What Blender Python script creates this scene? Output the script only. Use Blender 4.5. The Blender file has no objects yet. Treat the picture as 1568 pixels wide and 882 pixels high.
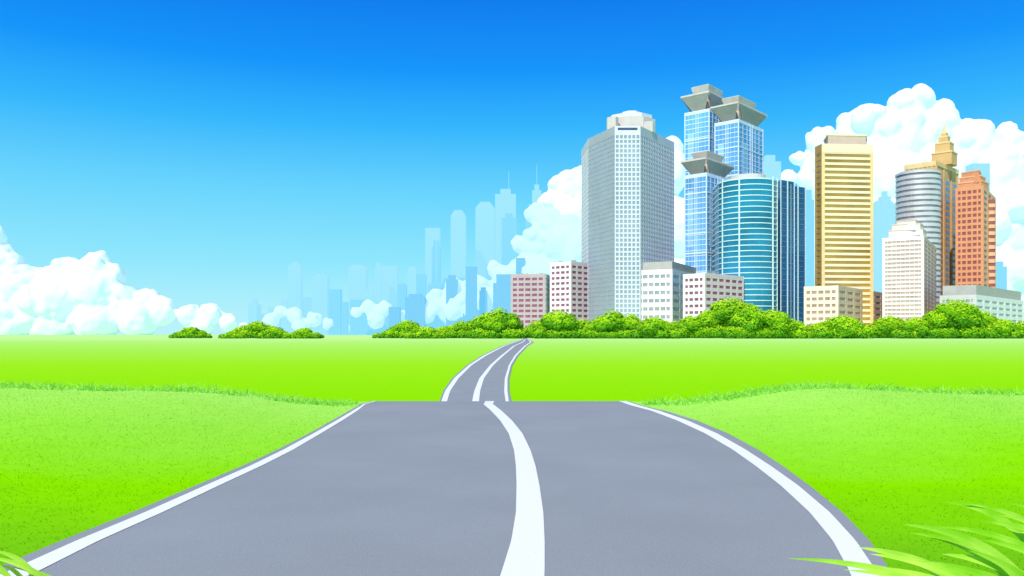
import bpy, math, random, bmesh
import numpy as np
from mathutils import Vector, Matrix
random.seed(7); rng=np.random.default_rng(7)
F=1220.0; V0=512.0; EYE=1.84
sc=bpy.context.scene
# ---------------------------------------------------------------- helpers
def srgb(r,g,b):
    f=lambda c:(c/255/12.92) if c/255<=0.04045 else ((c/255+0.055)/1.055)**2.4
    return (f(r),f(g),f(b),1)
def newmat(name):
    m=bpy.data.materials.new(name); m.use_nodes=True
    return m, m.node_tree.nodes, m.node_tree.links, m.node_tree.nodes["Principled BSDF"]
def mat(name,col,rough=0.7,var=0.12,scale=0.15,metal=0.0,spec=0.3,haze=None):
    m,n,l,b=newmat(name)
    c=(col[0],col[1],col[2],1)
    tc=n.new("ShaderNodeTexCoord"); ns=n.new("ShaderNodeTexNoise"); ns.inputs["Scale"].default_value=scale
    ns.inputs["Detail"].default_value=5
    l.new(tc.outputs["Object"],ns.inputs["Vector"])
    r=n.new("ShaderNodeValToRGB"); l.new(ns.outputs["Fac"],r.inputs["Fac"])
    r.color_ramp.elements[0].position=0.3; r.color_ramp.elements[1].position=0.7
    r.color_ramp.elements[0].color=(c[0]*(1-var),c[1]*(1-var),c[2]*(1-var),1)
    r.color_ramp.elements[1].color=(min(1,c[0]*(1+var)),min(1,c[1]*(1+var)),min(1,c[2]*(1+var)),1)
    l.new(r.outputs["Color"],b.inputs["Base Color"])
    b.inputs["Roughness"].default_value=rough; b.inputs["Metallic"].default_value=metal
    b.inputs["Specular IOR Level"].default_value=spec
    if haze:  # surface glow painted on in place of air light before very distant things
        b.inputs["Emission Color"].default_value=haze; b.inputs["Emission Strength"].default_value=1
    return m
class M:
    def __init__(s): s.v=[]; s.f=[]; s.m=[]; s.mats=[]
    def mi(s,mt):
        if mt not in s.mats: s.mats.append(mt)
        return s.mats.index(mt)
    def add(s,vs,fs,mt):
        o=len(s.v); s.v+=[tuple(p) for p in vs]; k=s.mi(mt)
        for f in fs: s.f.append([o+i for i in f]); s.m.append(k)
    def prism(s,poly,z0,z1,mt,cap=None,top=None):
        n=len(poly); tp=top or poly
        vs=[(p[0],p[1],z0) for p in poly]+[(p[0],p[1],z1) for p in tp]
        s.add(vs,[[i,(i+1)%n,n+(i+1)%n,n+i] for i in range(n)]+[list(range(n))[::-1]],mt)
        s.add([(p[0],p[1],z1) for p in tp],[list(range(n))],cap or mt)
    def facebox(s,P0,P1,a,b,z0,z1,dep,mt,inn=0.1):
        dx,dy=P1[0]-P0[0],P1[1]-P0[1]; L=math.hypot(dx,dy); dx/=L; dy/=L; nx,ny=dy,-dx
        q=lambda t,o:(P0[0]+dx*t+nx*o,P0[1]+dy*t+ny*o)
        s.prism([q(a,dep),q(b,dep),q(b,-inn),q(a,-inn)],z0,z1,mt)
    def facade(s,P0,P1,z0,z1,cols,rows,pw,sh,mt,dep=0.45,top=None):
        L=math.hypot(P1[0]-P0[0],P1[1]-P0[1])
        cw=L/cols; rh=(z1-z0)/rows
        if pw>0:
            for i in range(cols+1):
                c=i*cw; w=pw*cw/2
                s.facebox(P0,P1,max(0.01,c-w),min(L-0.01,c+w),z0,z1-0.02,dep,mt)
        if sh>0:
            for j in range(rows+1):
                c=z0+j*rh; h=sh*rh/2
                s.facebox(P0,P1,0.005,L-0.005,c-h,min(z1-0.01,c+h),dep-0.07,mt)
    def post(s,P,r,z0,z1,mt,ang=0):
        s.prism([(P[0]+r*math.cos(ang+math.pi*(0.25+k*0.5)),P[1]+r*math.sin(ang+math.pi*(0.25+k*0.5))) for k in range(4)],z0,z1,mt)
    def obj(s,name,smooth=False):
        me=bpy.data.meshes.new(name); me.from_pydata(s.v,[],s.f); 
        for mt in s.mats: me.materials.append(mt)
        me.polygons.foreach_set("material_index",s.m)
        if smooth: me.polygons.foreach_set("use_smooth",[True]*len(s.f))
        me.update(); o=bpy.data.objects.new(name,me); sc.collection.objects.link(o); return o
def P(u,d): return ((u-784)/F*d,d)
def Z(v,d): return EYE+(V0-v)/F*d
def rect(ul,uc,ur,d,phi):
    C=P(uc,d); ph=math.radians(phi)
    def hit(dx,dy,u):
        k=(u-784)/F; t=(k*C[1]-C[0])/(dx-k*dy); return (C[0]+t*dx,C[1]+t*dy)
    Lp=hit(-math.cos(ph),math.sin(ph),ul); R=hit(math.sin(ph),math.cos(ph),ur)
    return [C,R,(R[0]+Lp[0]-C[0],R[1]+Lp[1]-C[1]),Lp]
def cen(poly): return (sum(p[0] for p in poly)/len(poly),sum(p[1] for p in poly)/len(poly))
def scl(poly,k,c=None):
    cx,cy=c or cen(poly)
    return [(cx+(p[0]-cx)*k,cy+(p[1]-cy)*k) for p in poly]

# ---------------------------------------------------------------- terrain
def h_(d):
    xs=[-60,18,20.8,22.5,26,33,44,56,66,75]
    zs=[0,0,0,-0.06,-0.5,-1.7,-3.3,-4.6,-4.9,-4.78]
    return float(np.interp(d,xs,zs))
def prof(d):
    if d<75: return h_(d)
    return float(np.interp(d,[75,110,150,200,285,400,550,700,7000],[-4.78,-4.25,-3.45,-2.4,-1.06,-0.45,-0.1,0.09,0.2]))
TY=[-60,-25,-10,20.8,22.5,26,75,85,95,110,130,150,175,200,240,285,340,400,470,550,620,700,900,1300,2000,3500,7000]
TY=sorted(set(TY+list(np.arange(-2,30,0.5))+list(np.arange(30,75,3.0))))
TZ=[prof(y) for y in TY]
ssv=lambda t:(lambda c:c*c*(3-2*c))(np.clip(t,0,1))
def bankv(x,y):
    x=np.asarray(x,float); y=np.asarray(y,float); a=np.abs(x)
    b=np.where(x>0,0.42*ssv((a-3.6)/4.6)*(1-0.5*ssv((a-8.5)/7)),0.42*ssv((a-4.25)/5.2))
    n=0.04*np.sin(x*0.9+1)*ssv((a-5)/2)
    return np.where(a>3.6,(b+n)*ssv((y-6)/14)*(1-ssv((y-20.8)/6)),0.0)
def gzv(x,y): return np.interp(y,TY,TZ)+bankv(x,y)
def gz(x,y): return float(gzv(x,y))
ss=lambda t: float(ssv(t))
xs=[-6000,-3000,-1500,-800,-400,-200,-120,-80,-60,-45,-35,-28]+list(np.arange(-24,24.1,0.5))+[28,35,45,60,80,120,200,400,800,1500,3000,6000]
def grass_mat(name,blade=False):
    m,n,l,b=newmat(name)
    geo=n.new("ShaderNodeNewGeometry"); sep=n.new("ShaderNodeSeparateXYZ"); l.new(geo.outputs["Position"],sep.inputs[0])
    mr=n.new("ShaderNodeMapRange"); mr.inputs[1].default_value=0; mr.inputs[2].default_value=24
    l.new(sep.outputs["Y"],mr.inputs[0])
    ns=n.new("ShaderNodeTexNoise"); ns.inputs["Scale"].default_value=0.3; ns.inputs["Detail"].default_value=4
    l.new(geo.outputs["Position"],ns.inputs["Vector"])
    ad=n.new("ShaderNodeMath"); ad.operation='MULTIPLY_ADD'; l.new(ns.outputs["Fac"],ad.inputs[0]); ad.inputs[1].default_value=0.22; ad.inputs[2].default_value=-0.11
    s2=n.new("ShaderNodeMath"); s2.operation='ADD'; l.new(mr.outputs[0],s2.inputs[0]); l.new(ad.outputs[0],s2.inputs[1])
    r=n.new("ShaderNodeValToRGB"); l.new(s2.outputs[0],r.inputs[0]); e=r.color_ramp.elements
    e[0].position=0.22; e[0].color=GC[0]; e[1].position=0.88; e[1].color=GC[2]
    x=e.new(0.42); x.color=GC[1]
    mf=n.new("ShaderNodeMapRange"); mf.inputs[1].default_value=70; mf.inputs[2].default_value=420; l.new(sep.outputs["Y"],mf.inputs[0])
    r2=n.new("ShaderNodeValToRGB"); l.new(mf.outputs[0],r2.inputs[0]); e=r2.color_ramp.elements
    e[0].position=0.0; e[0].color=GC[1]; e[1].position=1; e[1].color=GC[3]; x=e.new(0.2); x.color=GC[4]  # far field pales with distance: haze painted into the grass colour
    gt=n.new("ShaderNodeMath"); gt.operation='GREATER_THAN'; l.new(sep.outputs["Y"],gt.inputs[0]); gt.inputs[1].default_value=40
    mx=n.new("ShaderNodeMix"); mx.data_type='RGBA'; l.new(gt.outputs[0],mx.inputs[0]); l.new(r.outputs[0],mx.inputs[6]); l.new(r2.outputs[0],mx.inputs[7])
    n2=n.new("ShaderNodeTexNoise"); n2.inputs["Scale"].default_value=2.5 ; n2.inputs["Detail"].default_value=8; n2.inputs["Roughness"].default_value=0.7
    l.new(geo.outputs["Position"],n2.inputs["Vector"])
    v=n.new("ShaderNodeMapRange"); v.inputs[1].default_value=0.25; v.inputs[2].default_value=0.75; v.inputs[3].default_value=0.93; v.inputs[4].default_value=1.06; l.new(n2.outputs["Fac"],v.inputs[0])
    hs=n.new("ShaderNodeHueSaturation"); l.new(mx.outputs[2],hs.inputs["Color"]); l.new(v.outputs[0],hs.inputs["Value"])
    l.new(hs.outputs[0],b.inputs["Base Color"]); b.inputs["Roughness"].default_value=0.9; b.inputs["Specular IOR Level"].default_value=0.0
    if blade:
        tr=n.new("ShaderNodeBsdfTranslucent"); l.new(hs.outputs[0],tr.inputs[0])
        ms=n.new("ShaderNodeMixShader"); ms.inputs[0].default_value=0.45
        l.new(b.outputs[0],ms.inputs[1]); l.new(tr.outputs[0],ms.inputs[2]); l.new(ms.outputs[0],n["Material Output"].inputs[0])
    return m
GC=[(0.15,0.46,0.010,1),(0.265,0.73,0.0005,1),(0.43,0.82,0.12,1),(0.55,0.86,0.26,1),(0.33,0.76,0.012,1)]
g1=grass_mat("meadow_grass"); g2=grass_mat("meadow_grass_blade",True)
g=M(); nx=len(xs)
XX,YY=np.meshgrid(xs,TY); ZZ=gzv(XX,YY)
vs=np.stack([XX.ravel(),YY.ravel(),ZZ.ravel()],1).tolist()
fs=[[j*nx+i,j*nx+i+1,(j+1)*nx+i+1,(j+1)*nx+i] for j in range(len(TY)-1) for i in range(nx-1)]
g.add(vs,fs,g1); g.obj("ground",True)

# ---------------------------------------------------------------- roads
def v_of(y): return V0+F*(EYE-prof(y))/y
near_v=[618,622,630,645,665,690,715,745,787,830,882,1000,1400,2600]
near={ 'L':[555,548,534,508,472,424,370,299,200,93,-30,-330,-1420,-4600],
 'l0':[559,553,540,515,480,434,383,315,221,118,3,-290,-1340,-4400],
 'l1':[562,557,547,524,491,449,400,336,248,152,50,-225,-1240,-4200],
 'c0':[738,743,752,766,779,787,790,791,790,783,767,722,580,200],
 'c1':[752,758,768,784,800,812,820,826,832,834,834,825,770,640],
 'r0':[955,967,997,1037,1080,1122,1157,1195,1240,1275,1303,1340,1360,1330],
 'r1':[968,980,1010,1053,1098,1142,1180,1222,1271,1310,1345,1395,1440,1480],
 'R':[973,985,1020,1067,1115,1161,1199,1240,1291,1332,1368,1422,1480,1560]}
far_v=[517,520,524,530,545,560,580,600,621]
far={ 'L':[797,799,786,768,737,714,692,678,671],
 'l0':[798,800,788,770.5,740,717,695,681,674],
 'l1':[799.5,801.5,790,773,744.5,722,702,689,683],
 'c0':[801.5,804,799.5,786,767,750,734,726,722],
 'c1':[802.5,805,801.5,788.5,771,755,741,735,733],
 'r0':[804.5,808,812,803,788,779,773,772,775],
 'r1':[806,809,814.5,805.5,791,782,777,777,780],
 'R':[807,810,818,808,794,785,780,780,785]}
def roadx(key,y):
    if y<=20.8:
        yy=max(y,1.2); v=V0+F*EYE/yy; u=np.interp(v,near_v,near[key]); return (u-784)/F*yy
    if y>=75:
        v=v_of(y); u=np.interp(v,far_v,far[key]); return (u-784)/F*y
    a=roadx(key,20.8); b=roadx(key,75); t=ss((y-20.8)/54.2); return a+(b-a)*t
ry=sorted(set([-25,-10]+list(np.arange(1.2,20.8,0.2))+[y for y in TY if 1<y<620]+list(np.arange(75,620,5.0))))
def strip(a,b,off,mt,name,nseg=1):
    m=M(); vs=[];fs=[]
    for y in ry:
        xa,xb=roadx(a,y),roadx(b,y); o=off*(1 if y<30 else 4)
        for k in range(nseg+1):
            x=xa+(xb-xa)*k/nseg; vs.append((x,y,float(np.interp(y,TY,TZ))+o+float(bankv(x,y)) ))
    w=nseg+1
    for j in range(len(ry)-1):
        for k in range(nseg): fs.append([j*w+k,j*w+k+1,(j+1)*w+k+1,(j+1)*w+k])
    m.add(vs,fs,mt); return m.obj(name,True)
def asphalt():
    m,n,l,b=newmat("asphalt"); tc=n.new("ShaderNodeTexCoord")
    a=n.new("ShaderNodeTexNoise"); a.inputs["Scale"].default_value=70; a.inputs["Detail"].default_value=3; l.new(tc.outputs["Object"],a.inputs["Vector"])
    c=n.new("ShaderNodeTexNoise"); c.inputs["Scale"].default_value=0.5; c.inputs["Detail"].default_value=5; l.new(tc.outputs["Object"],c.inputs["Vector"])
    s=n.new("ShaderNodeMath"); s.operation='MULTIPLY_ADD'; l.new(a.outputs["Fac"],s.inputs[0]); s.inputs[1].default_value=0.7; 
    k=n.new("ShaderNodeMath"); k.operation='MULTIPLY'; l.new(c.outputs["Fac"],k.inputs[0]); k.inputs[1].default_value=0.3; l.new(k.outputs[0],s.inputs[2])
    r=n.new("ShaderNodeValToRGB"); l.new(s.outputs[0],r.inputs[0]); e=r.color_ramp.elements
    e[0].position=0.3; e[0].color=(0.245,0.258,0.265,1); e[1].position=0.7; e[1].color=(0.35,0.362,0.37,1)
    l.new(r.outputs[0],b.inputs["Base Color"]); b.inputs["Roughness"].default_value=0.85; b.inputs["Specular IOR Level"].default_value=0.15
    bp=n.new("ShaderNodeBump"); bp.inputs["Strength"].default_value=0.25; bp.inputs["Distance"].default_value=0.01; l.new(a.outputs["Fac"],bp.inputs["Height"]); l.new(bp.outputs[0],b.inputs["Normal"])
    return m
def paint():
    m,n,l,b=newmat("road_paint"); tc=n.new("ShaderNodeTexCoord")
    a=n.new("ShaderNodeTexNoise"); a.inputs["Scale"].default_value=25; a.inputs["Detail"].default_value=8; a.inputs["Roughness"].default_value=0.75; l.new(tc.outputs["Object"],a.inputs["Vector"])
    r=n.new("ShaderNodeValToRGB"); l.new(a.outputs["Fac"],r.inputs[0]); e=r.color_ramp.elements
    e[0].position=0.27; e[0].color=(0.55,0.53,0.51,1); e[1].position=0.38; e[1].color=(0.93,0.90,0.86,1)
    l.new(r.outputs[0],b.inputs["Base Color"]); b.inputs["Roughness"].default_value=0.6
    return m
asp=asphalt(); pt=paint()
strip('L','R',0.012,asp,"road",4)
strip('l0','l1',0.017,pt,"road_edge_line"); strip('c0','c1',0.017,pt,"road_centre_line"); strip('r0','r1',0.017,pt,"road_edge_line")

# ---------------------------------------------------------------- meadow grass blades (one mass)
def quadmesh(name,V,pat,sizes,mt):
    n,k=V.shape[0],V.shape[1]
    me=bpy.data.meshes.new(name); me.vertices.add(n*k); me.vertices.foreach_set("co",V.reshape(-1))
    base=np.arange(n)[:,None]*k; loops=(base+np.array([pat])).reshape(-1); tot=sum(sizes)
    me.loops.add(n*tot); me.loops.foreach_set("vertex_index",loops.astype(np.int32))
    me.polygons.add(n*len(sizes)); off=np.concatenate([[0],np.cumsum(sizes)[:-1]])
    st=(np.arange(n)[:,None]*tot+off[None,:]).reshape(-1); me.polygons.foreach_set("loop_start",st.astype(np.int32))
    me.polygons.foreach_set("loop_total",np.tile(sizes,n).astype(np.int32))
    me.update(calc_edges=True); me.materials.append(mt)
    o=bpy.data.objects.new(name,me); sc.collection.objects.link(o); return o
def blades(pts,hmin,hmax,wd,name,mt,lean=0.5):
    n=len(pts); x=pts[:,0]; y=pts[:,1]; z=gzv(x,y)-0.005
    H=rng.uniform(hmin,hmax,n)*pts[:,2]; az=rng.uniform(0,2*np.pi,n); fa=rng.uniform(0,2*np.pi,n)
    le=rng.uniform(0.1,lean,n)*H
    wx=np.cos(fa)*wd*pts[:,3]; wy=np.sin(fa)*wd*pts[:,3]
    lx=np.cos(az)*le; ly=np.sin(az)*le
    V=np.zeros((n,5,3))
    V[:,0]=np.stack([x-wx,y-wy,z],1); V[:,1]=np.stack([x+wx,y+wy,z],1)
    V[:,2]=np.stack([x+lx*.35+wx*.8,y+ly*.35+wy*.8,z+H*.55],1); V[:,3]=np.stack([x+lx*.35-wx*.8,y+ly*.35-wy*.8,z+H*.55],1)
    V[:,4]=np.stack([x+lx,y+ly,z+H],1)
    return quadmesh(name,V,[0,1,2,3,3,2,4],[4,3],mt)
gy=np.linspace(1,24,400); gl=np.array([roadx('L',y) for y in gy]); gr=np.array([roadx('R',y) for y in gy])
N=90000
ys_=3.5+18.8*rng.random(N)**1.0; xs_=rng.uniform(-1,1,N)*(3.5+ys_*0.75)
A=np.stack([xs_,ys_],1); Lx=np.interp(A[:,1],gy,gl)-0.02; Rx=np.interp(A[:,1],gy,gr)+0.02
A=A[(A[:,0]<Lx)|(A[:,0]>Rx)]
D=A[:,1]
pts=np.stack([A[:,0],D,np.ones(len(A)),0.5+D/14],1)
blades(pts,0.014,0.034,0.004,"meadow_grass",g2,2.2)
tp=[]
for i in range(560):
    side=random.choice([-1,1]); x0=side*(4.2+13*random.random()**1.1) if side<0 else 3.5+13*random.random(); y0=random.uniform(20.3,21.5)
    s=random.choice([0.6,0.8,1,1.2,1.6,2.2]) if random.random()<0.8 else 2.9
    dr=random.uniform(-1,1)
    for k in range(12):
        tp.append((x0+random.gauss(0,0.2),y0+random.gauss(0,0.08),s*random.uniform(.5,1),1.9))
tp=np.array(tp); Lx=np.interp(tp[:,1],gy,gl)-0.1; Rx=np.interp(tp[:,1],gy,gr)+0.1
tp=tp[(tp[:,0]<Lx)|(tp[:,0]>Rx)]
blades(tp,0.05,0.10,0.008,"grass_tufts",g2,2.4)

# foreground long blades
lb,n,l,b=newmat("long_grass_blade")
tc=n.new("ShaderNodeTexCoord"); ns=n.new("ShaderNodeTexNoise"); ns.inputs["Scale"].default_value=2.2; l.new(tc.outputs["Object"],ns.inputs["Vector"])
r=n.new("ShaderNodeValToRGB"); l.new(ns.outputs["Fac"],r.inputs[0]); r.color_ramp.elements[0].position=.4; r.color_ramp.elements[1].position=.62
r.color_ramp.elements[0].color=(0.27,0.68,0.015,1); r.color_ramp.elements[1].color=(0.60,0.90,0.10,1)
l.new(r.outputs[0],b.inputs["Base Color"]); b.inputs["Roughness"].default_value=.6; b.inputs["Specular IOR Level"].default_value=.15
tr=n.new("ShaderNodeBsdfTranslucent"); l.new(r.outputs[0],tr.inputs[0]); ms=n.new("ShaderNodeMixShader"); ms.inputs[0].default_value=.3
l.new(b.outputs[0],ms.inputs[1]); l.new(tr.outputs[0],ms.inputs[2]); l.new(ms.outputs[0],n["Material Output"].inputs[0])
def longblade(m,bx,by,tx,ty,tz,w,arch):
    bz=gz(bx,by)-0.01; p0=Vector((bx,by,bz)); p2=Vector((tx,ty,tz)); p1=(p0+p2)/2+Vector((( bx-tx)*0.2,0,arch)); K=18
    vs=[];fs=[]
    for k in range(K+1):
        t=k/K; p=p0*(1-t)**2+p1*2*t*(1-t)+p2*t*t; tg=((p1-p0)*(1-t)+(p2-p1)*t).normalized()
        side=tg.cross(Vector((-0.2,-1,0.5)).normalized()).normalized(); ww=w*(max(0,math.sin(math.pi*(0.25+0.75*t)))**0.8)*0.5
        nn=tg.cross(side)
        if nn.y>0: nn=-nn
        vs+= [p-side*ww, p-nn*ww*0.3, p+side*ww]
    for k in range(K):
        o=k*3; fs+=[[o,o+1,o+4,o+3],[o+1,o+2,o+5,o+4]]
    m.add(vs,fs,lb)
def tuft(name,specs):
    m=M()
    for (bu,tu,tv,w,d,arch) in specs:
        bx,by=P(bu,d); dt=d-random.uniform(0,0.35); tx,ty=P(tu,dt); longblade(m,bx,by,tx,ty,Z(tv,dt),w,arch)
    m.obj(name,False)
tuft("grass_clump",[(1640,1446,769,.065,5.2,.34),(1680,1472,771,.055,5.4,.3),(1610,1382,803,.08,5.0,.28),(1590,1392,816,.065,5.1,.24),(1540,1205,855,.06,4.8,.22),
 (1530,1312,838,.08,4.9,.2),(1600,1330,848,.07,4.7,.2),(1690,1500,798,.08,5.3,.28),(1720,1540,770,.055,5.6,.26),(1650,1440,848,.085,5.0,.18),(1560,1345,868,.065,4.8,.14),
 (1730,1560,815,.07,5.0,.26),(1630,1480,842,.07,4.8,.16),(1690,1420,806,.055,5.1,.3),(1600,1290,872,.065,4.7,.16),(1710,1530,788,.065,5.1,.26),(1670,1400,858,.07,4.6,.18),(1740,1500,826,.08,4.7,.22)])
tuft("grass_clump",[(70,-12,843,.045,5.6,.14),(100,-35,852,.04,5.5,.14),(50,2,866,.045,5.6,.1),(120,15,868,.04,5.5,.08),(30,-60,846,.04,5.7,.1)])

# ---------------------------------------------------------------- bushes
def leafmat():
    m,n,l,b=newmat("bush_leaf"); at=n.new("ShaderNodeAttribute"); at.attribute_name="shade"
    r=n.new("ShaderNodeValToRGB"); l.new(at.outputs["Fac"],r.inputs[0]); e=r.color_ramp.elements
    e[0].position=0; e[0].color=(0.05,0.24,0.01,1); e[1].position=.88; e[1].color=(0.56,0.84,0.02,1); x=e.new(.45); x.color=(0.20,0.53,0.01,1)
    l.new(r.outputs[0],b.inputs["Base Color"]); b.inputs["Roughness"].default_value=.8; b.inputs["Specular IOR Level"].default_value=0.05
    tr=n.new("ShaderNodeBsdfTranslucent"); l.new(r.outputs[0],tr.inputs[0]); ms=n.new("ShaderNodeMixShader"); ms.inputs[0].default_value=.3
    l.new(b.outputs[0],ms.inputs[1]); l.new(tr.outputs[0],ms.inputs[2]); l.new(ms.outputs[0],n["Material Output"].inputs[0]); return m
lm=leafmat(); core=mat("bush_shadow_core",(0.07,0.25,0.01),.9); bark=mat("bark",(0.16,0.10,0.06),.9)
def bush(u,vt,wpx,d):
    cx,cy=P(u,d); z0=gz(cx,cy); H=max(2.5,Z(vt,d)-z0); W=wpx/F*d/2
    lobes=[(0,0,H*0.5,W*0.6,H*0.46)]
    nl=int(8+W*0.5)
    for i in range(nl):
        a=random.uniform(0,2*math.pi); rr=random.uniform(0.35,0.85); x=math.cos(a)*rr*W; y=math.sin(a)*rr*W*0.6
        top=H*(1-0.5*rr**1.8)*random.uniform(.82,1.0); rad=random.uniform(.2,.34)*min(W,H*1.1)
        lobes.append((x,y,max(rad*0.5,top-rad),rad*1.2,rad))
    for i in range(7):
        x=(-1+2*i/6)*W*.92; r0=random.uniform(.2,.3)*min(W,H)+.5
        lobes.append((x,-W*.45*random.random(),r0*.5,r0*1.35,r0))
    m=M()
    for (x,y,z,rx,rz) in lobes:
        K,J=8,5; vs=[];fs=[]
        for j in range(J+1):
            for k in range(K):
                th=math.pi*j/J; ph=2*math.pi*k/K
                vs.append((cx+x+.86*rx*math.sin(th)*math.cos(ph),cy+y+.86*rx*math.sin(th)*math.sin(ph),z0+max(-.2,z+.86*rz*math.cos(th))))
        for j in range(J):
            for k in range(K): fs.append([j*K+k,(j+1)*K+k,(j+1)*K+(k+1)%K,j*K+(k+1)%K])
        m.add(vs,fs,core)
    for k in range(3): m.post((cx+(k-1)*W*.3,cy),.35,z0-.3,z0+H*.4,bark)
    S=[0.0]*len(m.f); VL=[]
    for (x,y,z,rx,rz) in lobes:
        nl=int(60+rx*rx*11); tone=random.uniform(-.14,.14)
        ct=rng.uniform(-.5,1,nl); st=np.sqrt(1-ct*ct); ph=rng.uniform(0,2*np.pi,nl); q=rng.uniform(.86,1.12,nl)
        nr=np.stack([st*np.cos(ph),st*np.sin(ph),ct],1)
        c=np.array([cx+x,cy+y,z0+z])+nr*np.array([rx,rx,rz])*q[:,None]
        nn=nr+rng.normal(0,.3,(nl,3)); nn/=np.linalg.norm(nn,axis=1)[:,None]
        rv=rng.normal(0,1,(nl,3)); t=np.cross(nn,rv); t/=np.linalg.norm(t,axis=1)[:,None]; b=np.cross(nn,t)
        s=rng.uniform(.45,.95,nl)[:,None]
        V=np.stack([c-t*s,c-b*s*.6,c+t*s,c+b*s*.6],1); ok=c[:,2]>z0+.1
        VL.append(V[ok]); S+=np.clip(0.22+.45*nr[:,2]+tone+rng.normal(0,.09,nl)+.28*(c[:,2]-z0)/H,0,1)[ok].tolist()  # upward and higher leaves lighter: top light painted into the leaf colour
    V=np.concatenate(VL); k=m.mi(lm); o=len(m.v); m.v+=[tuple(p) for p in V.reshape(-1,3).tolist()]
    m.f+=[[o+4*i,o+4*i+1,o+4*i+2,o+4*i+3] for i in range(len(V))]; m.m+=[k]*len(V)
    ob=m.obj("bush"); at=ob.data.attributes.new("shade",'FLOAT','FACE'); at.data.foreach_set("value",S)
BL=[(276,508,22),(293,500,34),(310,508,20),(356,507,26),(374,498,34),(395,491,44),(422,500,34),(466,502,34),(483,509,16),(446,509,18),
(597,505,36),(625,490,52),(652,500,44),(680,500,44),(708,491,46),(735,483,48),(765,471,58),(797,500,36),(826,490,50),(857,474,58),(890,488,50),(918,484,44),(937,474,46),(964,480,48),
(1000,485,56),(1032,492,46),(1060,483,52),(1090,471,56),(1120,453,74),(1152,468,62),(1184,473,58),(1212,488,46),(1247,495,46),(1285,482,62),(1322,496,44),(1362,483,58),(1400,485,50),(1432,474,54),(1462,457,74),(1500,474,58),(1535,488,50),(1562,492,50),(1600,480,60),(1640,485,60)]
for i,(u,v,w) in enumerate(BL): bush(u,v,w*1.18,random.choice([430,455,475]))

# ---------------------------------------------------------------- buildings
W_white=mat("white_concrete",(0.82,0.79,0.79),.6,.05); W_shade=mat("shaded_white_concrete",(0.48,0.38,0.41),.7,.06); W_shade2=mat("pale_shaded_white_concrete",(0.66,0.55,0.58),.7,.06)  # mauve tones are white walls with their shade painted into the colour
G_wine=mat("wine_glass",(0.30,0.09,0.17),.25,.2,spec=.4); G_grey=mat("grey_window_glass",(0.33,0.34,0.39),.25,.2,spec=.4)
roofg=mat("grey_roof",(0.45,0.43,0.41),.8,.08); roofd=mat("dark_roof",(0.33,0.32,0.31),.8,.1); capg=mat("warm_grey_stone",(0.62,0.57,0.51),.7,.08)
def roofkit(m,poly,z,mt,n=3,h=2.5):
    cx,cy=cen(poly)
    for k in range(n):
        a=random.uniform(-.45,.45); b=random.uniform(-.45,.45)
        p=(cx+(poly[1][0]-poly[0][0])*a*.8+(poly[3][0]-poly[0][0])*b*.8, cy+(poly[1][1]-poly[0][1])*a*.8+(poly[3][1]-poly[0][1])*b*.8)
        m.post(p,random.uniform(1,2.2),z-.05,z+random.uniform(.6,1)*h,mt,0.3)
def block(ul,uc,ur,vt,d,phi,wall,glass,cl,cr,rows,pw,sh,rightwall=None,roof=None,par=2.2,kit=3):
    m=M(); R=rect(ul,uc,ur,d,phi); z1=Z(vt,d); z0=-2
    m.prism(R,z0,z1-.3,glass,roof or roofg)
    C,Rr,B,L=R; zt=z1-par
    m.facade(L,C,6,zt,cl,rows,pw,sh,wall); m.facade(C,Rr,6,zt,cr,rows,pw,sh,rightwall or wall)
    m.facade(Rr,B,6,zt,cl,rows,pw,sh,wall); m.facade(B,L,6,zt,cr,rows,pw,sh,wall)
    for a,b,w in ((L,C,wall),(C,Rr,rightwall or wall),(Rr,B,wall),(B,L,wall)):
        q=math.dist(a,b)
        m.facebox(a,b,0.003,q-.003,z0,6,.42,w); m.facebox(a,b,0.003,q-.003,zt,z1,.42,w,.35)
        e=min(1.6,q*.12); m.facebox(a,b,0.006,e,6,zt,.48,w); m.facebox(a,b,q-e,q-.006,6,zt,.48,w)
    for p in R: m.post(p,.62,z0,z1+.1,wall,-math.radians(phi))
    if kit: roofkit(m,R,z1-.3,roofg,kit)
    return m,R,z1
m,R,z=block(783,834,846,419,690,14,W_shade,G_wine,5,2,10,.24,.52,W_white); m.obj("office_block")
m,R,z=block(843,874,901,400,680,42,W_white,G_wine,4,3,12,.26,.52,W_shade2); m.obj("office_block")
m,R,z=block(975,1029,1092,412,640,28,W_white,G_grey,6,6,7,.2,.58,W_white,kit=0)
m.prism(scl(R,.97),z-.4,z+6.5,roofg,roofd); m.obj("office_block")
m,R,z=block(1047,1079,1138,418,600,48,W_white,G_wine,4,6,8,.26,.56,W_shade2); m.obj("office_block")
# grey faceted tower
gw=mat("tower_grey_frame",(0.52,0.54,0.60),.5,.06,spec=.4); gg=mat("tower_grey_glass",(0.30,0.36,0.48),.3,.15,.05,spec=.5); slot=mat("dark_slot",(0.05,0.09,0.2),.4)
gwl=mat("tower_pale_frame",(0.70,0.72,0.76),.5,.05); gwd=mat("tower_shaded_frame",(0.36,0.38,0.43),.5,.05)
m=M(); zt=Z(193,650)
pl=[P(942,650),P(980,650),P(1032,705),(P(1032,705)[0]+6,740),(P(1032,705)[0]-25,765),(P(901,693)[0]+15,760),(P(901,693)[0]-2,735),P(901,693)]
m.prism(pl,-2,zt-.5,gg,roofg)
for i in range(8):
    a,b=pl[i],pl[(i+1)%8]; L=math.dist(a,b); w=gwl if i==0 else (gwd if i==7 else gw)  # front facet pale, left facet dark: light and shade painted into frame colours
    m.facade(a,b,4,zt-7,max(3,round(L/3.2)),42,.3,.3,w,.35); m.facebox(a,b,.01,L-.01,zt-7,zt,.33,w); m.post(a,.5,-2,zt+.05,gwl)
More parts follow.
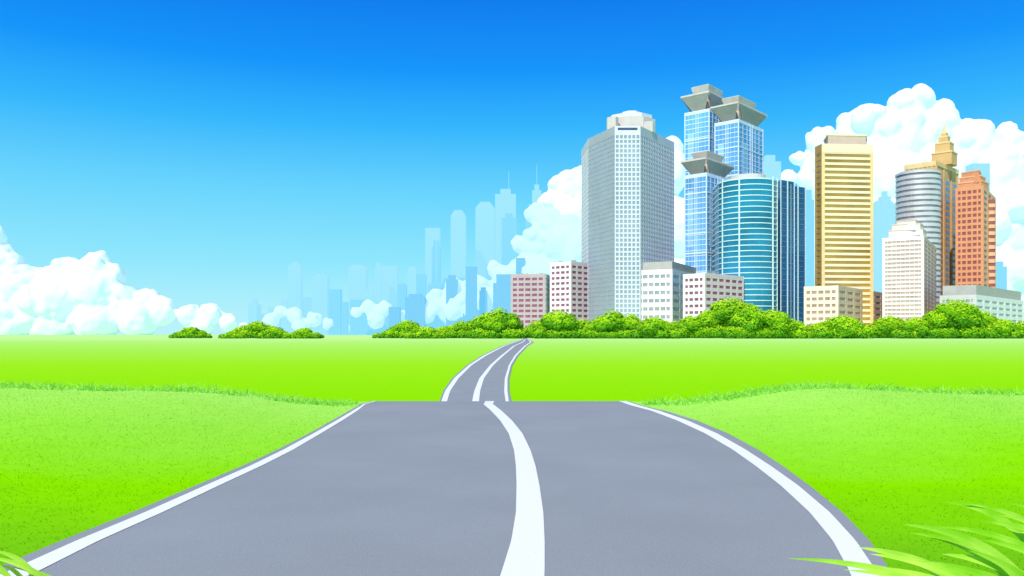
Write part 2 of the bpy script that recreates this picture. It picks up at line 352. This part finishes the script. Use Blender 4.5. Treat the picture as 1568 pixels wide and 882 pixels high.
m.facebox(pl[0],pl[1],2,18.2,zt-3.4,zt-1.4,.45,slot)
def octo(c,r,ry=None,rot=math.pi/8): return [(c[0]+r*math.cos(rot+k*math.pi/4),c[1]+(ry or r)*math.sin(rot+k*math.pi/4)) for k in range(8)]
cc=P(966,690); s1=690/F
m.prism(octo(cc,38*s1,18),zt-.6,Z(186,690),capg,roofg)
m.prism(octo(cc,33*s1,15),Z(186,690)-.1,Z(179,690),gwl,roofg)
m.prism(octo(cc,19*s1,10),Z(181,690),Z(173,690),gwl,roofg,top=octo(cc,14*s1,8))
for k in (-28,28):
    q=P(966+k,672); m.prism(octo(q,9*s1,6),zt-.4,Z(188 if k>0 else 181,672),capg,roofg)
m.obj("grey_skyscraper")
# blue towers
bf=mat("blue_tower_frame",(0.66,0.80,0.92),.4,.05,spec=.4)
bg=mat("blue_glass",(0.13,0.38,0.70),.2,.25,.02,spec=.6); bg2=mat("pale_blue_glass",(0.30,0.56,0.82),.2,.2,.03,spec=.6)
def crown(m,R,z,ztop):
    h=ztop-z; C=cen(R)
    m.prism(scl(R,.6),z-.2,z+h*.45,capg,capg)
    m.prism(scl(R,.46),z+h*.45,ztop,capg,roofg,top=scl(R,.74))
    m.prism(scl(R,.70),ztop,ztop+.8,capg,roofg)
    cx,cy=C
    for i in range(4):
        a,b=R[i],R[(i+1)%4]
        q=lambda t,s:(cx+((a[0]*(1-t)+b[0]*t)-cx)*s, cy+((a[1]*(1-t)+b[1]*t)-cy)*s)
        lo=[q(.2,.8),q(.8,.8),q(.8,.5),q(.2,.5)]; hi=[q(.02,1.22),q(.98,1.22),q(.86,.8),q(.14,.8)]
        z1=z+h*.62
        m.prism(lo,z-.15,z1-1.6,roofg,roofg,top=scl(hi,.98)); m.prism(hi,z1-1.6,z1,capg,capg)
def bluetower(ul,uc,ur,vt,vc,d,phi,rows):
    m=M(); R=rect(ul,uc,ur,d,phi); z1=Z(vt,d); m.prism(R,-2,z1-.2,bg,roofg)
    C,Rr,B,L=R
    for k,(a,b) in enumerate(((L,C),(C,Rr),(Rr,B),(B,L))):
        ln=math.dist(a,b)
        m.facade(a,b,2,z1-3,6,rows,0.04,.15,bf,.3); m.facebox(a,b,.004,ln-.004,z1-3,z1,.3,bf)
        for zz in np.arange(20,z1-8,(z1-20)/7): m.facebox(a,b,.004,ln-.004,zz,zz+1.3,.42,bf)
        m.facebox(a,b,ln*.45,ln*.45+.5,2,z1-.1,.5,bf); m.facebox(a,b,ln*.55,ln*.55+.5,2,z1-.1,.5,bf)
        m.facebox(a,b,ln*.12,ln*.38,z1*.55,z1*.9,.22,bg2)
    for p in R: m.post(p,.7,-2,z1+.05,bf,-math.radians(phi))
    crown(m,R,z1,Z(vc,cen(R)[1])); m.obj("blue_glass_skyscraper")
bluetower(1049,1086,1116,166,138,790,40,46)
bluetower(1095,1131,1168,182,156,760,42,44)
bluetower(1049,1082,1118,264,238,700,42,30)
# teal curved tower
tg=mat("teal_glass",(0.015,0.20,0.34),.15,.5,.03,spec=.7); tf=mat("teal_tower_slab",(0.60,0.80,0.84),.4,.05); dg=mat("navy_glass",(0.015,0.12,0.30),.15,.3,.03,spec=.7)
m=M(); d0=640; k0=P(1156,d0); rad=(1200-1112)/F*d0/2*1.02
cy0=d0+rad*.9
arc=[(k0[0]+rad*math.cos(t),cy0+rad*math.sin(t)) for t in np.linspace(math.radians(182),math.radians(375),25)]
back=[(k0[0]+rad*.95,cy0+rad*1.2),(k0[0]-rad*.9,cy0+rad*1.2)]
pl=arc+back; z1=Z(275,d0+6); m.prism(pl,-2,z1,tg,roofg)
nf=28
for j in range(nf+1):
    zz=2+(z1-3)*j/nf; m.prism(scl(pl,1.022),zz,zz+(.75 if j<nf else 1.2),tf)
for i in (2,7,16,19,22,24): m.post(arc[i],.75,-2,z1+1.8,tf)
m.prism(scl(pl,.6,(k0[0],cy0-4)),z1,z1+5,capg,roofg)
for i,(ul,ur,vt) in enumerate(((1195,1216,275),(1210,1233,284))):
    dd=d0+22+i*8; a=P(ul,dd); b=P(ur,dd+10); z2=Z(vt,dd)
    q=[a,b,(b[0]+6,b[1]+30),(a[0]+2,a[1]+34)]
    m.prism(q,-2,z2,dg,roofg)
    L=math.dist(a,b)
    for t in (0,.5,1): m.facebox(a,b,max(.01,t*L-.35),min(L-.01,t*L+.35),-2,z2+1,.7,tf)
    for j in range(nf): m.facebox(a,b,.02,L-.02,2+(z2-3)*j/nf,2.25+(z2-3)*j/nf,.2,gg)
m.obj("curved_glass_skyscraper")
# gold tower
gf=mat("gold_stone",(0.82,0.60,0.28),.5,.06); gfp=mat("cream_stone",(0.90,0.74,0.50),.6,.05); ggl=mat("bronze_glass",(0.46,0.28,0.06),.25,.3,.04,metal=.2,spec=.5)
gfs=mat("shaded_gold_stone",(0.46,0.27,0.09),.6,.08); tan_=mat("tan_and_shaded_beige_stone",(0.62,0.47,0.37),.7,.06); bei=mat("beige_stone",(0.80,0.68,0.58),.7,.05)
def rect2(ul,uc,ur,d,depth_r):
    C=P(uc,d); R_=P(ur,d+depth_r); dx,dy=R_[0]-C[0],R_[1]-C[1]; L=math.hypot(dx,dy); nx,ny=-dy/L,dx/L
    k=(ul-784)/F; t=(k*C[1]-C[0])/(nx-k*ny); Lp=(C[0]+nx*t,C[1]+ny*t)
    return [C,R_,(R_[0]+nx*t,R_[1]+ny*t),Lp]
m=M()
R=rect2(1249,1259,1336,650,4); z1=Z(220,650); m.prism(R,-2,z1,ggl,roofg)
C,Rr,B,L=R
nf=32
for j in range(nf+1):
    zz=2+(z1-10)*j/nf
    for a,b in ((C,Rr),(Rr,B),(B,L),(L,C)): m.facebox(a,b,.01,math.dist(a,b)-.01,zz,zz+2.1,.35,gfp if a==C else gfs)  # other walls brown: their shadow is painted into the stone colour
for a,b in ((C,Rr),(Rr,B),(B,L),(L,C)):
    q=math.dist(a,b); m.facebox(a,b,.01,q-.01,z1-7,z1,.6,gfp if a==C else gfs)
    m.facebox(a,b,.01,min(2.0,q*.3),-2,z1-.1,.55,gf if a==C else gfs); m.facebox(a,b,q-min(2.0,q*.3),q-.01,-2,z1-.1,.55,gf if a==C else gfs)
for p in R: m.post(p,.75,-2,z1+.1,gf)
ct=[P(1268,654),P(1326,656),P(1327,675),P(1262,675)]
m.prism(ct,z1-.2,Z(208,655),tan_,roofg); m.prism(scl(ct,1.04),Z(208,655),Z(205.5,655),gfp)
m.obj("gold_skyscraper")
m,R,z=block(1232,1283,1358,437,600,38,bei,mat("tan_window",(0.42,0.26,0.2),.3,.2),5,7,6,.26,.56,tan_,kit=4); m.obj("office_block")  # tan right wall: shaded side of the beige, painted in
# silver cylinder
sv=mat("silver_metal",(0.74,0.70,0.68),.4,.06,metal=.35,spec=.6); sg=mat("smoke_glass",(0.22,0.21,0.23),.2,.3,spec=.5)
m=M(); d=700; c=P(1405.5,d+20); r=(1436-1375)/F*(d+20)/2
cir=[(c[0]+r*math.cos(t),c[1]+r*math.sin(t)) for t in np.linspace(0,2*math.pi,40,endpoint=False)]
z1=Z(259,d); m.prism(cir,-2,z1-.5,sg,roofg)
for j in range(30):
    zz=2+(z1-4)*j/30; m.prism(scl(cir,1.02),zz,zz+(z1/30)*.58,sv)
m.prism(scl(cir,1.04),z1-2,z1,sv); m.prism(scl(cir,.9),z1,z1+1.2,roofg); m.obj("cylindrical_skyscraper",False)
# cream stepped tower
cs=mat("cream_concrete",(0.86,0.76,0.70),.6,.05); cg=mat("mauve_window",(0.52,0.38,0.37),.3,.15); tc_=mat("tan_concrete",(0.66,0.52,0.42),.6,.05)
m,R,z=block(1352,1414,1434,361,620,33,cs,cg,9,4,21,.08,.5,tc_,kit=0)
for (ua,ub,va,vb) in ((1361,1419,362,352),(1366,1415,352,343),(1373,1408,344,338)):
    q=[P(ua,640),P(ub-6,630),P(ub,648),P(ua+6,656)]; m.prism(q,Z(va,630)-4,Z(vb,632),cs,roofg); m.prism(scl(q,1.03),Z(vb,632)-.2,Z(vb,632)+.7,tc_)
m.obj("stepped_office_tower")
# art-deco spire tower
blw=mat("blue_window",(0.20,0.28,0.48),.2,.2,spec=.5); ocr=mat("ochre_stone",(0.70,0.44,0.17),.6,.07)
m=M(); R=rect(1386,1434,1467,760,46); z1=Z(247,760); m.prism(R,-2,z1,ocr,roofg); C,Rr,B,L=R
for a,b,nc in ((L,C,7),(C,Rr,3),(Rr,B,7),(B,L,3)):
    q=math.dist(a,b)
    for i in range(nc+1): m.facebox(a,b,max(.01,i*q/nc-1.2),min(q-.01,i*q/nc+1.2),-2,z1+.8,.6,ocr)
    for i in range(nc):
        for zz in np.arange(10,z1-14,6): m.facebox(a,b,(i+.22)*q/nc,(i+.78)*q/nc,zz,zz+3.6,.1,blw)
    m.facebox(a,b,.01,q-.01,z1-4,z1+.5,.75,gf)
dS=785; pc=P(1446,dS); kk=dS/F
for (wl,va,vb,mt) in ((19.5,250,235,ocr),(14.5,236,220,ocr),(9,221,210,ocr),(5.5,211,204,ocr)):
    rr=wl*kk*1.02
    m.post(pc,rr,Z(va,dS)-3,Z(vb,dS),mt,-math.radians(44)); m.post(pc,rr*1.06,Z(vb,dS)-1.2,Z(vb,dS)+.3,gf,-math.radians(44))
m.prism(octo(pc,2.3),Z(205,dS),Z(197,dS),gf,top=octo(pc,1.1)); m.prism(octo(pc,.95),Z(197,dS),Z(184,dS),gf,top=octo(pc,.15)); m.obj("spire_skyscraper")
# orange stone tower with round bay
orr=mat("orange_stone",(0.74,0.31,0.15),.6,.07); orl=mat("pale_orange_stone",(0.84,0.45,0.25),.6,.06); og=mat("maroon_window",(0.34,0.10,0.10),.3,.2)
m,R,z=block(1464,1505,1524,284,720,38,orr,og,5,3,24,.3,.45,orl,kit=0)
for (ua,ub,va,vb) in ((1467,1514,286,276),(1469,1509,277,268),(1472,1502,269,260)):
    dd=735; q=[P((ua+ub)/2+12,dd),P(ub,dd+14),P((ua+ub)/2-8,dd+26),P(ua,dd+14)]; m.prism(q,Z(va,dd)-6,Z(vb,dd),orr,roofg); m.prism(scl(q,1.04),Z(vb,dd)-1,Z(vb,dd)+.3,orl)
c=((R[0][0]+R[1][0])/2,(R[0][1]+R[1][1])/2); rr=5
ci=[(c[0]+rr*math.cos(t),c[1]+rr*math.sin(t)) for t in np.linspace(0,2*math.pi,20,endpoint=False)]
m.prism(ci,-2,z-8,og)
for zz in np.arange(4,z-10,6.5): m.prism(scl(ci,1.1),zz,zz+3.4,orl)
m.obj("orange_stone_skyscraper")
m,R,z=block(1440,1494,1566,451,590,44,mat("pale_grey_concrete",(0.56,0.55,0.55),.7,.05),G_grey,7,7,5,.24,.58,W_white,kit=0)
m.prism(scl(R,.95),z-.4,z+7.5,roofg,roofd); m.obj("office_block")

# ---------------------------------------------------------------- hazy distant skyline
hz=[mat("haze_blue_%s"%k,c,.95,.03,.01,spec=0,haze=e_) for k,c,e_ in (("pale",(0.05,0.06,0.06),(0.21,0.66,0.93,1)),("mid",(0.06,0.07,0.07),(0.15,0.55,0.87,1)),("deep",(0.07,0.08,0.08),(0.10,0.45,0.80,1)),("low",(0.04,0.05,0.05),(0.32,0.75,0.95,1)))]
m=M()
SK=[(380,396,466,3),(385,393,456,3),(410,428,470,3),(430,440,458,3),(441,460,401,3),(462,476,455,3),(477,501,419,3),(503,521,443,0),(523,532,462,0),(533,560,405,3),(536,558,459,0),(560,572,440,3),(574,584,402,3),(584,608,407,3),
(608,622,433,0),(624,637,408,3),(637,652,420,0),(651,673,349,3),(655,676,432,0),(661,674,368,0),(676,690,425,0),(683,700,421,1),(690,713,321,3),(700,724,425,0),(713,730,408,1),(728,757,308,3),(734,746,440,1),(745,760,400,0),(758,790,288,3),(768,791,326,0),
(790,804,395,1),(805,830,312,0),(815,829,282,3),(830,846,378,0),(838,856,292,3),(846,872,378,0),(869,886,374,1),(884,905,345,0),(595,612,470,1),(620,650,450,1),(650,690,462,0),(755,783,430,1),(550,600,478,0),(760,800,420,1),
(1168,1196,236,3),(1228,1247,290,0),(1340,1376,305,3),(1350,1364,292,3),(1520,1542,400,0),(1036,1052,360,0),(395,445,480,3),(445,500,474,3),(700,790,470,1),(1490,1516,250,3)]
for (a,b,v,c) in SK:
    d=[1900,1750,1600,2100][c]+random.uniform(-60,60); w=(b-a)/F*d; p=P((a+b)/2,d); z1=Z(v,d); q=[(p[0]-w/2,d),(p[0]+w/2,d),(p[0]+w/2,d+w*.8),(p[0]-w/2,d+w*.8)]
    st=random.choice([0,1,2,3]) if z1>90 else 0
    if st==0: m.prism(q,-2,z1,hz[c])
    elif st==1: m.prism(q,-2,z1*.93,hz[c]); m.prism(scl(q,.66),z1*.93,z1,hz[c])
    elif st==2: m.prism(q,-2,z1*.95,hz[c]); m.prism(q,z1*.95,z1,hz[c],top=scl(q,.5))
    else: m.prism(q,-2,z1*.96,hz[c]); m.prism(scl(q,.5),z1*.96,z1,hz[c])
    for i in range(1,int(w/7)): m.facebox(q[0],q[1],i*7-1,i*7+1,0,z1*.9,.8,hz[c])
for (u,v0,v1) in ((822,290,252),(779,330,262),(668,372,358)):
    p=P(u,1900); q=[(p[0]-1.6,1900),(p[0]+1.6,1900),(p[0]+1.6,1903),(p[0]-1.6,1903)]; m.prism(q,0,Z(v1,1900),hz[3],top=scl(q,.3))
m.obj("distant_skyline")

# ---------------------------------------------------------------- clouds
def cmat(name,alb,em_c,em_s):
    cm,n,l,b=newmat(name); b.inputs["Roughness"].default_value=1; b.inputs["Specular IOR Level"].default_value=0
    tc=n.new("ShaderNodeTexCoord"); ns=n.new("ShaderNodeTexNoise"); ns.inputs["Scale"].default_value=.01; ns.inputs["Detail"].default_value=6; l.new(tc.outputs["Object"],ns.inputs["Vector"])
    r=n.new("ShaderNodeValToRGB"); l.new(ns.outputs["Fac"],r.inputs[0]); r.color_ramp.elements[0].position=.3; r.color_ramp.elements[1].position=.7
    r.color_ramp.elements[0].color=tuple(c*.94 for c in alb[:3])+(1,); r.color_ramp.elements[1].color=alb; l.new(r.outputs[0],b.inputs["Base Color"])
    tr=n.new("ShaderNodeBsdfTranslucent"); tr.inputs[0].default_value=(0.9,0.95,1,1); ms=n.new("ShaderNodeMixShader"); ms.inputs[0].default_value=.2
    l.new(b.outputs[0],ms.inputs[1]); l.new(tr.outputs[0],ms.inputs[2])
    em=n.new("ShaderNodeEmission"); em.inputs[0].default_value=em_c; em.inputs[1].default_value=em_s  # glow added in place of light scattered within the cloud
    as_=n.new("ShaderNodeAddShader"); l.new(ms.outputs[0],as_.inputs[0]); l.new(em.outputs[0],as_.inputs[1]); l.new(as_.outputs[0],n["Material Output"].inputs[0]); return cm
cm=cmat("cloud",(0.72,0.72,0.72,1),(0.42,0.80,1,1),.36); ch=cmat("hazy_cloud",(0.27,0.28,0.29,1),(0.50,0.86,1,1),.64)
def cloud(name,balls,d,vox=10,mt=None,dep=1.0):
    bm=bmesh.new(); bmesh.ops.create_icosphere(bm,subdivisions=2,radius=1); bv=np.array([v.co[:] for v in bm.verts]); bfc=[[v.index for v in f.verts] for f in bm.faces]; bm.free()
    V=[];Fc=[];nb=len(bv)
    def sph(u,v,r,dy=0):
        R=r/F*d; p=P(u,d); o=len(V)*nb; V.append(bv*R+np.array([p[0],d+dy,Z(v,d)])); Fc.extend([[o+i for i in f] for f in bfc])
    for (u,v,r) in balls:
        sph(u,v,r,random.uniform(-.3,.3)*r*2*dep)
        for k in range(int(5+r/4)):
            a=random.uniform(-.3,math.pi+.3); rr=r*random.uniform(.22,.42); e=random.uniform(-1,.2)
            sph(u+math.cos(a)*r*.8*math.sqrt(1-e*e*.6),v-math.sin(a)*r*.8*math.sqrt(1-e*e*.6),rr,e*r/F*d*.8)
    me=bpy.data.meshes.new(name); me.from_pydata(np.concatenate(V).tolist(),[],Fc); o=bpy.data.objects.new(name,me); sc.collection.objects.link(o)
    md=o.modifiers.new("r","REMESH"); md.mode='VOXEL'; md.voxel_size=vox; md.use_smooth_shade=True
    t=bpy.data.textures.new("cl","CLOUDS"); t.noise_scale=40*d/3000; t.noise_depth=4
    dm=o.modifiers.new("d","DISPLACE"); dm.texture=t; dm.strength=18*d/3000; dm.mid_level=.5; dm.texture_coords='GLOBAL'
    me.materials.append(mt or cm); return o
cloud("cloud",[(1392,168,34),(1325,203,42),(1372,215,45),(1430,193,34),(1480,230,42),(1540,216,24),(1300,235,35),(1255,218,22),(1262,250,28),(1222,243,11),(1290,290,50),(1350,280,60),(1430,280,60),(1510,275,50),(1240,272,20),
 (1290,360,60),(1370,370,70),(1450,370,70),(1530,350,65),(1590,310,60),(1280,440,60),(1360,450,70),(1450,450,70),(1540,440,70),(1600,400,60),(1180,290,22),(1205,275,14),(1180,340,50),(1200,420,60),(1560,250,26)],3200,9)
cloud("cloud",[(866,290,26),(892,280,24),(930,300,45),(1024,232,22),(1010,270,40),(850,320,26),(880,360,50),(960,380,60),(1030,350,50),(900,440,60),(1000,450,60),(1090,430,60),(1100,330,40)],1850,5)
cloud("hazy_cloud",[(820,328,16),(842,345,26),(795,374,13),(822,380,30),(880,380,50),(800,408,18),(757,412,13),(778,430,24),(728,440,20),(695,437,14),(670,458,16),(700,475,30),
 (650,480,16),(760,475,36),(830,450,50),(900,460,50),(620,490,14),(590,472,12),(565,470,11),(545,478,9),(575,490,14)],1820,5,ch,.6)
cloud("cloud",[(-12,365,22),(-5,395,26),(20,405,18),(35,430,26),(70,432,22),(105,418,24),(145,408,23),(172,425,20),(145,445,40),(95,455,35),(40,465,40),(0,450,40),(190,462,26),(225,462,20),(250,478,22),(215,490,30),(290,484,18),(325,480,16),(350,494,14),(310,500,18),(150,490,36),(80,495,36),(15,498,36),(-50,430,50),(-60,480,50),(375,502,8)],3100,8)
cloud("hazy_cloud",[(450,484,13),(480,490,12),(430,478,10),(415,492,12),(505,497,10),(400,500,9),(530,503,7),(460,500,12)],1950,4,ch)

# ---------------------------------------------------------------- sky & light
AZ=math.radians(24); EL=math.radians(43)
w=bpy.data.worlds.new("World"); sc.world=w; w.use_nodes=True; n=w.node_tree.nodes; l=w.node_tree.links; bgd=n["Background"]
sk=n.new("ShaderNodeTexSky"); sk.sky_type='NISHITA'; sk.sun_disc=False; sk.sun_elevation=EL; sk.sun_rotation=math.pi+AZ
bgd.inputs[1].default_value=0.1
tc=n.new("ShaderNodeTexCoord"); sp=n.new("ShaderNodeSeparateXYZ"); l.new(tc.outputs["Generated"],sp.inputs[0])
r=n.new("ShaderNodeValToRGB"); l.new(sp.outputs["Z"],r.inputs[0]); e=r.color_ramp.elements
st=[(0.0,(190,246,255)),(0.09,(142,232,255)),(0.171,(104,214,255)),(0.248,(48,184,255)),(0.313,(6,150,253)),(0.39,(0,124,240)),(0.55,(70,120,190)),(1.0,(90,125,180))]
e[0].position=0; e[0].color=srgb(*st[0][1]); e[1].position=1; e[1].color=srgb(*st[-1][1])
for p,c in st[1:-1]: x=e.new(p); x.color=srgb(*c)
vm=n.new("ShaderNodeVectorMath"); vm.operation='SCALE'; vm.inputs[3].default_value=10; l.new(r.outputs[0],vm.inputs[0])
mx=n.new("ShaderNodeMix"); mx.data_type='RGBA'; mx.inputs[0].default_value=.96; l.new(sk.outputs[0],mx.inputs[6]); l.new(vm.outputs[0],mx.inputs[7]); l.new(mx.outputs[2],bgd.inputs[0])
D=Vector((-math.sin(AZ)*math.cos(EL),-math.cos(AZ)*math.cos(EL),math.sin(EL)))
sl=bpy.data.lights.new("sun","SUN"); sl.energy=4.5; sl.angle=math.radians(.5); sl.color=(1,.96,.9); so=bpy.data.objects.new("sun",sl); so.rotation_euler=D.to_track_quat('Z','Y').to_euler(); sc.collection.objects.link(so)
cd=bpy.data.cameras.new("camera"); cd.sensor_width=36; cd.lens=F/1568*36; cd.shift_y=(V0-441)/1568; cd.clip_end=20000; cd.clip_start=.05
co=bpy.data.objects.new("camera",cd); co.location=(0,0,EYE); co.rotation_euler=(math.pi/2,0,0); sc.collection.objects.link(co); sc.camera=co
sc.view_settings.view_transform='Standard'; sc.view_settings.look='None'; sc.view_settings.exposure=0
